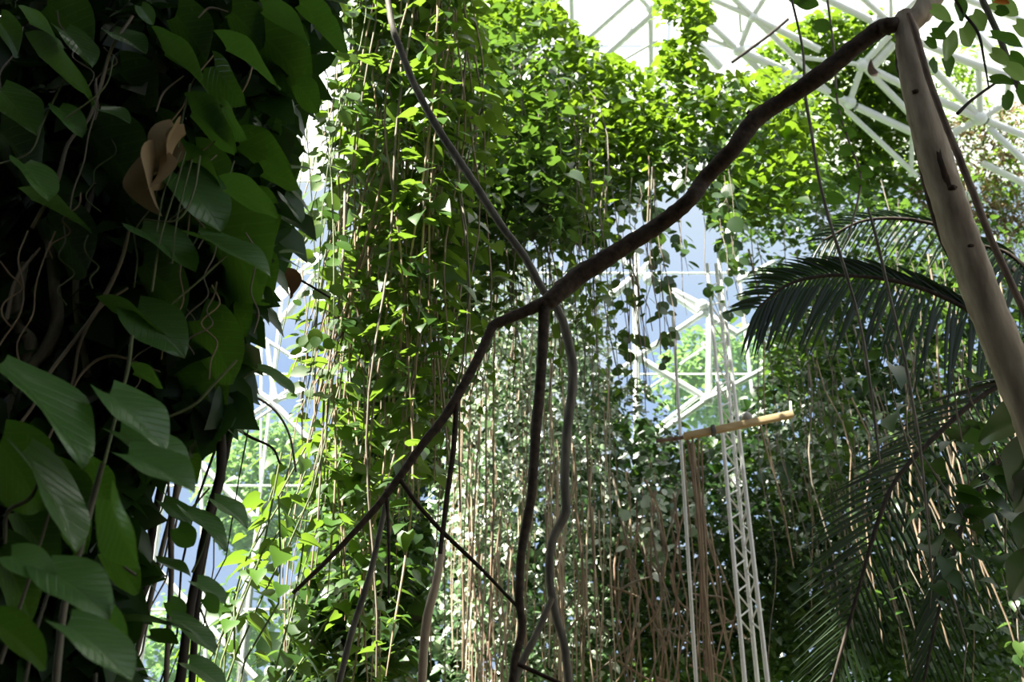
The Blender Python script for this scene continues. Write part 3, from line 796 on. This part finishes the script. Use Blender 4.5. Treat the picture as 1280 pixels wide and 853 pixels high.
liana('thin_twig', 'straight thin twig crossing the glass above the dead leaf', [(345, 336, 3), (375, 350, 3), (412, 372, 3)], 4.8, 'darkstem')

# dark stems hanging on the left below the big leaves
for k, (pts, mt) in enumerate([
    ([(272, 470, 9), (275, 520, 11), (276, 590, 13), (262, 640, 11), (250, 700, 11), (236, 770, 12), (222, 880, 13)], 'darkstem'),
    ([(330, 370, 5), (312, 420, 7), (300, 470, 8), (290, 530, 8), (276, 600, 8), (258, 680, 8), (246, 760, 9), (238, 880, 9)], 'darkstem'),
    ([(212, 540, 8), (205, 590, 10), (193, 650, 10), (182, 720, 11), (168, 790, 10), (150, 880, 10)], 'darkstem'),
    ([(226, 540, 6), (222, 600, 8), (214, 660, 8), (214, 720, 7), (210, 800, 7), (206, 880, 7)], 'greyroot'),
    ([(190, 560, 6), (178, 620, 8), (166, 690, 8), (160, 760, 8), (140, 880, 8)], 'darkstem'),
    ([(240, 560, 5), (212, 650, 6), (190, 740, 7), (168, 830, 7), (160, 880, 7)], 'greyroot'),
    ([(120, 570, 6), (108, 650, 8), (88, 720, 9), (74, 790, 10), (66, 880, 11)], 'greyroot')]):
    liana('hanging_liana', ['thick dark stem hanging on the glass, right of the stem bundle', 'dark stem falling from the edge of the big leaves beside the glass', 'dark stem in the bundle under the big left leaves', 'grey brown stem in the middle of the left bundle', 'dark stem at the left side of the bundle', 'thin grey stem crossing the left bundle', 'grey stem behind the pale two lobed leaf at lower left'][k], pts, 3.9 + .08 * k, mt, cat='stem')
for i in range(14):
    x = rng.uniform(150, 290); Y = rng.uniform(4.2, 5)
    rootline('thin dark rootlet hanging among the left stem bundle', 'rootlets in the left stem bundle', W(x + 30, rng.uniform(520, 580), Y), W(x, 890, Y)[2], rng.uniform(.003, .007), M['darkstem' if i % 2 else 'greyroot'], .06, (-.12, 0), 'hanging_rootlet')

# ------------------------------------------------------------------ palm
crown = W(1345, 520, 7.0)
pfoot = np.array([crown[0], crown[1], 0.0])
palm = thing('palm', 'palm with long dark feathery fronds arching in from the right edge', 'palm', pfoot)
g = Geo(); g.tube(wob(smooth_path([[*pfoot, .14], [crown[0], crown[1], crown[2], .10]], 14), .03, 2), 12, rough=.04, rs=tr_rng); g.build('trunk', M['liana'], palm, pfoot)


def frond(pts, Y, n, lu, ld, up_dir, dn_dir, width=.034, start=.1, sag=.25):
    """pts: midrib in the picture; lu, ld: leaflet lengths in metres on its two sides"""
    p = pix_path(pts, Y, 8)
    fr = bpy.data.objects.new('frond', None); COL.objects.link(fr); fr.parent = palm
    g = Geo(); g.tube(p, 6); g.build('midrib', M['darkstem'], fr, pfoot)
    V, Fc, T = [], [], []
    s = np.linspace(0, 1, len(p))
    for side, ln, dd in ((1, lu, up_dir), (-1, ld, dn_dir)):
        dd = np.asarray(dd, float)
        for t in np.linspace(start, .995, n):
            c = np.array([np.interp(t, s, p[:, i]) for i in range(3)])
            c2 = np.array([np.interp(min(1, t + .02), s, p[:, i]) for i in range(3)]); c1 = np.array([np.interp(max(0, t - .02), s, p[:, i]) for i in range(3)])
            ax = unit((c2 - c1)[None])[0]
            d = unit((dd + ax * (.25 + .75 * t ** 2) + rng.normal(0, .05, 3))[None])[0]
            Ln = ln * (.35 + .65 * math.sin(math.pi * min(1, .18 + .74 * t)) ** .8) * rng.uniform(.9, 1.08)
            wd = width * rng.uniform(.8, 1.15)
            # blade faces roughly away from the rib plane
            side_v = np.cross(d, np.cross(ax, d)); side_v = unit((ax - d * ax.dot(d))[None])[0]
            k = sum(len(q) for q in V)
            rows = []
            for j, u in enumerate((0, .25, .5, .75, 1.0)):
                q = c + d * Ln * u + np.array([0, 0, -sag * Ln * u * u])
                hw = wd * (.35, 1, .95, .6, .04)[j] / 2
                fold = np.cross(d, side_v) * hw * .5
                rows += [q - side_v * hw + fold, q, q + side_v * hw + fold]
            V.append(np.array(rows))
            f = []
            for j in range(4):
                a = k + 3 * j
                f += [(a, a + 1, a + 4, a + 3), (a + 1, a + 2, a + 5, a + 4)]
            Fc += f
            T.append(np.full(15, rng.uniform(0, 1)))
    link('leaflets', np.vstack(V), np.array(Fc), M['frond'], fr, pfoot, attrs={'tint': ('FLOAT', np.concatenate(T))})


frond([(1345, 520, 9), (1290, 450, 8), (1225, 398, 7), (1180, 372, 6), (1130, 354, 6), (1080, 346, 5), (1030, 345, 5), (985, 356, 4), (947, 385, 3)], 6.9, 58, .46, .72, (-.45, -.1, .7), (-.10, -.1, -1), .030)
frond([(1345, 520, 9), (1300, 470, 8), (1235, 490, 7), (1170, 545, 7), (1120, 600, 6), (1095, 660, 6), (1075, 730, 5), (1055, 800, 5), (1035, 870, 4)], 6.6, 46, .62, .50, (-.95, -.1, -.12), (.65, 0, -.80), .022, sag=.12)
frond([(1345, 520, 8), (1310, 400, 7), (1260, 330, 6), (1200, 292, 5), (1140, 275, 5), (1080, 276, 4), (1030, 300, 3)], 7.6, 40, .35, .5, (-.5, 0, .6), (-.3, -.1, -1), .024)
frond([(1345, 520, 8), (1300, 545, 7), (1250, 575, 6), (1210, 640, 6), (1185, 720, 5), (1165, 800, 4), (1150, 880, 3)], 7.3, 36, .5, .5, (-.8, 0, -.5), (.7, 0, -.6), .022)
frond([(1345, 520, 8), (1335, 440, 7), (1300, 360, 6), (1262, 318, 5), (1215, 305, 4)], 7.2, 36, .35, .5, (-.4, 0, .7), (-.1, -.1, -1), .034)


# ------------------------------------------------------------------ big single leaves
def blade(name, bx, by, tx, ty, wpx, Y, face, mat, parent, loc, dz=0.0, ratio=.78, tint=None, curl=.18, fold=.25, twist=None):
    """one large heart shaped blade from its base to its tip; face 't' shows its upper side, 'u' its underside"""
    a, b = W(bx, by, Y), W(tx, ty, Y + dz)
    ax = b - a; Ln = np.linalg.norm(ax); y = ax / Ln
    mid = (a + b) / 2
    view = unit((mid - EYE)[None])[0]
    wm = px2m(wpx, mid)
    nat = ratio * Ln
    k = min(1.0, wm / nat); nat = max(nat, wm)
    perp = np.cross(y, view); perp /= np.linalg.norm(perp)
    back = np.cross(perp, y)                      # towards / away from the eye
    if back.dot(view) > 0: back = -back            # towards the eye
    phi = math.acos(k)
    x = perp * math.cos(phi) + back * math.sin(phi)
    z = np.cross(x, y)
    if (z.dot(view) > 0) != (face == 'u'):
        x = -x; z = -z
    if face == 'u' and z[2] < -.2 or face == 't' and z[2] < -.5:
        x2 = perp * math.cos(phi) - back * math.sin(phi); z2 = np.cross(x2, y)
        if (z2.dot(view) > 0) != (face == 'u'): x2, z2 = -x2, -z2
        if z2[2] > z[2]: x, z = x2, z2
    nu, nv = 8, 12
    V, T, UV = [], [], []
    ph = rng.uniform(0, 6.3)
    for j in range(nv + 1):
        t = j / nv
        hw = .5 * (1.02 * (math.sin(math.pi * min(1, t * .82 + .18)) ** .75)) if t < 1 else 0.0
        if t < .12: hw *= .82 + 1.5 * t
        for i in range(nu + 1):
            s = -1 + 2 * i / nu
            lobe = -.16 * max(0, 1 - t * 3) * (abs(s) ** 1.2)      # the two lobes reach back past the stalk
            wav = .025 * math.sin(9 * t + ph + 2 * s) * abs(s)
            zz = fold * abs(s) * hw * .8 - curl * (t - .2) ** 2 + wav
            V.append(a + (x * s * hw * nat) + y * Ln * (t + lobe) + z * zz * Ln)
            UV.append((s * hw, t, 0))
    Fc = []
    for j in range(nv):
        for i in range(nu):
            q = j * (nu + 1) + i
            Fc.append((q, q + 1, q + nu + 2, q + nu + 1))
    tn = rng.uniform(.2, .8) if tint is None else tint
    return link(name, V, np.array(Fc), M[mat], parent, loc, attrs={'tint': ('FLOAT', np.full(len(V), tn)), 'blade': ('FLOAT_VECTOR', UV)})


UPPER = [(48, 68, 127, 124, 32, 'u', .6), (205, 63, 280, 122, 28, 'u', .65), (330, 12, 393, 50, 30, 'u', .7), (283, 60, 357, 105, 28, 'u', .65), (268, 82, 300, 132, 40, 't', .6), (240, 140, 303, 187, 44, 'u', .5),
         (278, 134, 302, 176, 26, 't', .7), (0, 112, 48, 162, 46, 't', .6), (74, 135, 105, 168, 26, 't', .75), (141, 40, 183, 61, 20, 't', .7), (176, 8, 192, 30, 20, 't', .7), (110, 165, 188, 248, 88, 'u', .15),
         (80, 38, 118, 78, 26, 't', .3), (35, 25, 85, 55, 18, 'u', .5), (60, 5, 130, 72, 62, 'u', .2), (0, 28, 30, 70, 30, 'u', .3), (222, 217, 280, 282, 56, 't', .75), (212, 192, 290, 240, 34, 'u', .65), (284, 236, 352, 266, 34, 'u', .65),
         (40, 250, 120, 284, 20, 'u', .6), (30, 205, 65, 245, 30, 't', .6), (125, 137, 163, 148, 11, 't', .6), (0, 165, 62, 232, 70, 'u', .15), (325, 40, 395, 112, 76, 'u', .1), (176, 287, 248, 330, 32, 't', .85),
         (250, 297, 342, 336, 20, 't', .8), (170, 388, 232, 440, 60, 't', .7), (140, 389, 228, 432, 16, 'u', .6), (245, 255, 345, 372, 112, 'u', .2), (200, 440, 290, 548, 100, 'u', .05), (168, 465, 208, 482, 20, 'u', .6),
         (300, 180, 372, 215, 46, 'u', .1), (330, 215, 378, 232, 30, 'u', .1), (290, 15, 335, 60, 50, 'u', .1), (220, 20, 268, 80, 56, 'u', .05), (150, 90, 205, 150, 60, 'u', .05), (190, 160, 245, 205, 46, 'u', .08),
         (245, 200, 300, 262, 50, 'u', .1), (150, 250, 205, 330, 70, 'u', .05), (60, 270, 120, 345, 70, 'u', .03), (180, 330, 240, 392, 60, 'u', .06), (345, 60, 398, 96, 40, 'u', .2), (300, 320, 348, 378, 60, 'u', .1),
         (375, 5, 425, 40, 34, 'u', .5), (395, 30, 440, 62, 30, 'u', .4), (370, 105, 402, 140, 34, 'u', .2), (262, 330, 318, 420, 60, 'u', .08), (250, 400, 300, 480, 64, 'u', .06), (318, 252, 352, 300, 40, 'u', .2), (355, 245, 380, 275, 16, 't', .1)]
loc = np.array([W(60, 300, 3.6)[0], 3.6, 0.0])
pl = thing('climbing_pothos', 'large leaved climber filling the shaded upper left, seen from below', 'plant', loc)
for q in UPPER:
    Y = rng.uniform(2.9, 3.4) if q[6] > .25 else rng.uniform(3.3, 3.6)
    blade('leaf', *q[:5], Y, q[5], 'pothos', pl, loc, dz=rng.uniform(-.03, .03), tint=q[6])


def pstem(name, pts, Y, mat, parent, loc, n=6, sides=7):
    p = pix_path(pts, Y, n)
    if pts[-1][1] >= 870:
        p = np.vstack([p, smooth_path([p[-1], [p[-1][0], p[-1][1], 0, p[-1][3]]], 5)[1:]])
    g = Geo(); g.tube(p, sides); return g.build(name, M[mat], parent, loc)


for pts in [[(80, 100, 4), (55, 150, 4), (38, 190, 3), (0, 205, 3)], [(238, 105, 4), (228, 150, 4), (222, 185, 4)], [(250, 195, 4), (242, 240, 4), (222, 275, 4), (180, 275, 3)], [(232, 190, 3), (218, 240, 3), (200, 300, 4), (190, 365, 4)], [(142, 70, 3), (130, 110, 3), (80, 150, 4)], [(196, 290, 3), (205, 240, 3), (226, 190, 3)], [(215, 330, 3), (222, 270, 3), (240, 200, 3)], [(282, 320, 4), (250, 350, 4), (215, 380, 3)], [(296, 450, 5), (268, 480, 5), (240, 508, 5), (190, 530, 4)], [(165, 420, 7), (160, 460, 7), (150, 500, 6), (130, 580, 6)]]:
    pstem('stem', [(x_, y_, w_ * .7) for x_, y_, w_ in pts], 3.05, 'stem', pl, loc)
for pts in [[(166, 20, 4), (140, 60, 4), (125, 110, 5), (110, 150, 4), (85, 180, 5), (70, 230, 6), (40, 285, 5)], [(162, 285, 4), (150, 330, 5), (120, 390, 6), (90, 430, 5), (60, 470, 5), (40, 510, 4), (0, 560, 4)], [(160, 360, 3), (125, 385, 4), (100, 430, 4), (90, 480, 4), (60, 550, 3)], [(50, 310, 3), (20, 350, 5), (8, 400, 5)], [(230, 95, 2), (205, 115, 3), (195, 140, 2)], [(285, 15, 2), (262, 10, 3), (248, 22, 2)], [(200, 465, 2), (140, 445, 4), (100, 470, 3), (75, 530, 3)]]:
    pstem('aerial_root', pts, 3.25, 'greyroot', pl, loc)
for i in range(26):
    x, y = rng.uniform(-10, 330), rng.uniform(-20, 420)
    l = rng.uniform(60, 190); d_ = rng.normal(-.25, .25)
    q = [(x + d_ * l * t + rng.normal(0, 8), y + l * t, 2.2) for t in (0, .2, .4, .6, .8, 1)]
    pstem('aerial_root', q, rng.uniform(3.15, 3.45), ['greyroot', 'root', 'stem'][i % 3], pl, loc, 5, 5)
# dark trunk core added for the black shade inside the climber
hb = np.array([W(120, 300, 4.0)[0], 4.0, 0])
host = thing('dark_core', 'dark core trunk added for black shade inside the large leaved climber at left, with twining stems', 'tree', hb)
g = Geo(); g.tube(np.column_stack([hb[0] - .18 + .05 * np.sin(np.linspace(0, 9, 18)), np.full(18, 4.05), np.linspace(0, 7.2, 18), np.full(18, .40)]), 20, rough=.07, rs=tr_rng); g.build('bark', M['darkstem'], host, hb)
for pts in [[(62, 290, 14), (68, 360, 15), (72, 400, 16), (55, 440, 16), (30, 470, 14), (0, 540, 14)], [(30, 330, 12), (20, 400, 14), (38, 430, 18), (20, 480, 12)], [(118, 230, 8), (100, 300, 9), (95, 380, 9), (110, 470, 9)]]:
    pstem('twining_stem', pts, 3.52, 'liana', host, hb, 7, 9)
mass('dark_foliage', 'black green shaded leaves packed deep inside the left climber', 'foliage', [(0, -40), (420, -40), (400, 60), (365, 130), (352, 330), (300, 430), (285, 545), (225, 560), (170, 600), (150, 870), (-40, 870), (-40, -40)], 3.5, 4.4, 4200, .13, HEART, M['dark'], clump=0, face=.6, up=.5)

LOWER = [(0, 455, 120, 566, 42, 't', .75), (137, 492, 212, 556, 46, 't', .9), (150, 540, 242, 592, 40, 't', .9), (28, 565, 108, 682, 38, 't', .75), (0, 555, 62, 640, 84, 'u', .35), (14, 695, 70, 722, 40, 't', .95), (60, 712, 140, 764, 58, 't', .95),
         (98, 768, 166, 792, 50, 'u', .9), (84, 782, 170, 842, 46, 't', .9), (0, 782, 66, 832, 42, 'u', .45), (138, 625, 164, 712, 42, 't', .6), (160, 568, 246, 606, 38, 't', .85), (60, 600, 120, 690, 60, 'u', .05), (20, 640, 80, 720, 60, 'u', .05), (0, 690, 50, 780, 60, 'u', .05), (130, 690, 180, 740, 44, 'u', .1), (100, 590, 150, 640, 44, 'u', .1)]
loc2 = np.array([W(40, 700, 2.7)[0], 2.7, 0.0])
p2 = thing('climbing_pothos', 'pale broad leaved climber in the lower left corner, nearest leaves', 'plant', loc2)
for q in LOWER:
    blade('leaf', *q[:5], rng.uniform(2.4, 2.8) if q[6] > .2 else 3.0, q[5], 'pothos', p2, loc2, dz=rng.uniform(-.02, .02), tint=q[6])
for pts in [[(128, 580, 7), (112, 640, 8), (96, 700, 9), (80, 760, 9), (68, 870, 10)], [(170, 720, 4), (150, 700, 4), (140, 640, 4)], [(62, 640, 3), (38, 720, 4), (10, 800, 5), (0, 830, 5)], [(64, 730, 4), (45, 790, 4), (30, 860, 4)], [(120, 842, 4), (118, 870, 4)], [(62, 562, 3), (40, 620, 5), (10, 640, 5), (6, 680, 4)]]:
    pstem('stem', pts, 2.75, 'liana', p2, loc2)
# leaves on the dark stems
loc3 = W(262, 640, 3.8)
p3 = thing('climbing_pothos', 'climber with long drooping grey green leaves on the dark stems by the glass', 'plant', loc3)
for q in [(205, 628, 240, 655, 22, 't', .7), (234, 640, 287, 682, 20, 't', .7), (268, 625, 312, 655, 20, 't', .75), (196, 702, 240, 716, 12, 't', .5), (214, 775, 273, 812, 22, 't', .6), (188, 794, 224, 802, 18, 't', .4), (236, 830, 284, 858, 24, 't', .7), (246, 728, 284, 752, 20, 't', .8), (322, 462, 371, 488, 11, 't', .6), (232, 565, 252, 606, 18, 'u', .1), (222, 660, 243, 684, 30, 'u', .9), (212, 752, 232, 772, 24, 'u', .8), (256, 748, 275, 766, 20, 'u', .8)]:
    blade('leaf', *q[:5], rng.uniform(3.55, 3.8), q[5], 'pothos', p3, loc3, tint=q[6])
for pts in [[(240, 716, 3), (252, 690, 3), (262, 650, 3)], [(272, 810, 3), (262, 790, 3), (250, 760, 3)], [(236, 640, 3), (262, 610, 3)], [(322, 462, 3), (300, 478, 3), (285, 520, 3)]]:
    pstem('petiole', pts, 3.7, 'stem', p3, loc3)

# dead leaves
for pts, lb in [((352, 345, 372, 372, 22, 4.5), 'dark curled dead leaf hanging before the glass'), ((1098, 90, 1086, 78, 9, 11), 'tiny dark dead leaf lying on a roof pipe')]:
    o = blade('dead_leaf', *pts[:4], pts[4], pts[5], 'u', 'strawleaf' if pts[5] < 4 else 'dead' if pts[5] < 9 else 'fissure', None, W(pts[0], pts[1], pts[5]), curl=.5, fold=.9, tint=.5 if pts[5] < 4 else .0)
    tag(o, lb, 'leaf')

dl = W(208, 160, 3.05)
wl = thing('withered_leaf', 'long withered brown leaf hanging in the upper left climber', 'leaf', dl)
for q in [(222, 160, 196, 205, 20, 't'), (206, 178, 184, 226, 18, 'u'), (196, 196, 180, 262, 14, 't'), (232, 168, 204, 196, 14, 'u'), (200, 200, 196, 240, 10, 'u')]:
    blade('withered_blade', *q[:5], rng.uniform(3.0, 3.1), q[5], 'strawleaf', wl, dl, tint=rng.uniform(.5, 1), curl=.45, fold=.8)
# round leaf string near the bough and top right leaves
top = W(1030, -30, 5.4)
rs_ = thing('hanging_vine', 'string of large round dark leaves dangling under the bough, left of the trunk', 'vine', top)
pstem('stem', [(1030, -30, 3), (1042, 60, 3), (1047, 130, 3), (1062, 180, 3), (1076, 225, 3), (1060, 300, 2)], 5.4, 'greyroot', rs_, top)
for x, y, w_ in [(1047, 118, 15), (1047, 137, 17), (1048, 150, 17), (1062, 167, 19), (1060, 189, 20), (1083, 217, 20), (1073, 232, 22), (1045, 249, 22), (1030, 33, 22), (1012, 4, 24), (1000, -2, 22), (1092, 205, 12), (1020, 235, 16)]:
    blade('leaf', x - w_ * .5, y - 2, x + w_ * .5, y + 2, w_ * .75, 5.4, 'u', 'pothos', rs_, top, ratio=.95, tint=.35, curl=.05, fold=.1)

top = W(1225, -30, 3.3)
tr2 = thing('leafy_twig', 'twig with pointed green leaves in the top right corner', 'twig', top)
pstem('stem', [(1180, -30, 4), (1200, 10, 4), (1222, 40, 4), (1230, 75, 3), (1236, 110, 2)], 3.3, 'darkstem', tr2, top)
for q in [(1172, 42, 1192, 28, 14, 'u', .1), (1184, 46, 1187, 76, 20, 'u', .8), (1180, 72, 1190, 96, 15, 'u', .15), (1170, 76, 1166, 92, 12, 'u', .3), (1158, 50, 1172, 60, 12, 'u', .1), (1165, 40, 1183, 48, 13, 'u', .1), (1165, 12, 1190, 26, 16, 'u', .8), (1216, 18, 1232, 38, 20, 'u', .8), (1196, 2, 1206, 26, 16, 'u', .1), (1240, 45, 1280, 58, 14, 'u', .1), (1240, 66, 1262, 80, 16, 'u', .9), (1238, 100, 1268, 104, 12, 'u', .05), (1262, 70, 1282, 86, 18, 'u', .1), (1256, 118, 1262, 138, 16, 'u', .15), (1240, 4, 1275, 18, 20, 'u', .9), (1246, 12, 1262, 16, 14, 'u', .4), (1270, 30, 1290, 46, 18, 'u', .9), (1204, 34, 1215, 58, 22, 'u', .9), (1272, 112, 1290, 134, 16, 'u', .2), (1258, 84, 1284, 100, 18, 'u', .6)]:
    blade('leaf', *q[:5], rng.uniform(3.1, 3.5), q[5], 'outer_lit' if q[6] > .5 else 'pothos', tr2, top, tint=q[6], curl=.1)  # brighter material puts sunlight into the colour of some leaves
o = blade('blossom', 1244, 1, 1262, 4, 10, 3.3, 'u', 'petal', None, W(1244, 1, 3.3), curl=.1, fold=.4)
tag(o, 'orange blossom at the very top among the right corner leaves', 'flower')

# dark leafy strands in front of the right wall
for i, (x, y0, y1) in enumerate([(1110, 430, 760), (1150, 440, 700), (1185, 470, 740), (1215, 430, 620), (1240, 560, 860), (1165, 600, 860)]):
    top = W(x, y0, 5.6)
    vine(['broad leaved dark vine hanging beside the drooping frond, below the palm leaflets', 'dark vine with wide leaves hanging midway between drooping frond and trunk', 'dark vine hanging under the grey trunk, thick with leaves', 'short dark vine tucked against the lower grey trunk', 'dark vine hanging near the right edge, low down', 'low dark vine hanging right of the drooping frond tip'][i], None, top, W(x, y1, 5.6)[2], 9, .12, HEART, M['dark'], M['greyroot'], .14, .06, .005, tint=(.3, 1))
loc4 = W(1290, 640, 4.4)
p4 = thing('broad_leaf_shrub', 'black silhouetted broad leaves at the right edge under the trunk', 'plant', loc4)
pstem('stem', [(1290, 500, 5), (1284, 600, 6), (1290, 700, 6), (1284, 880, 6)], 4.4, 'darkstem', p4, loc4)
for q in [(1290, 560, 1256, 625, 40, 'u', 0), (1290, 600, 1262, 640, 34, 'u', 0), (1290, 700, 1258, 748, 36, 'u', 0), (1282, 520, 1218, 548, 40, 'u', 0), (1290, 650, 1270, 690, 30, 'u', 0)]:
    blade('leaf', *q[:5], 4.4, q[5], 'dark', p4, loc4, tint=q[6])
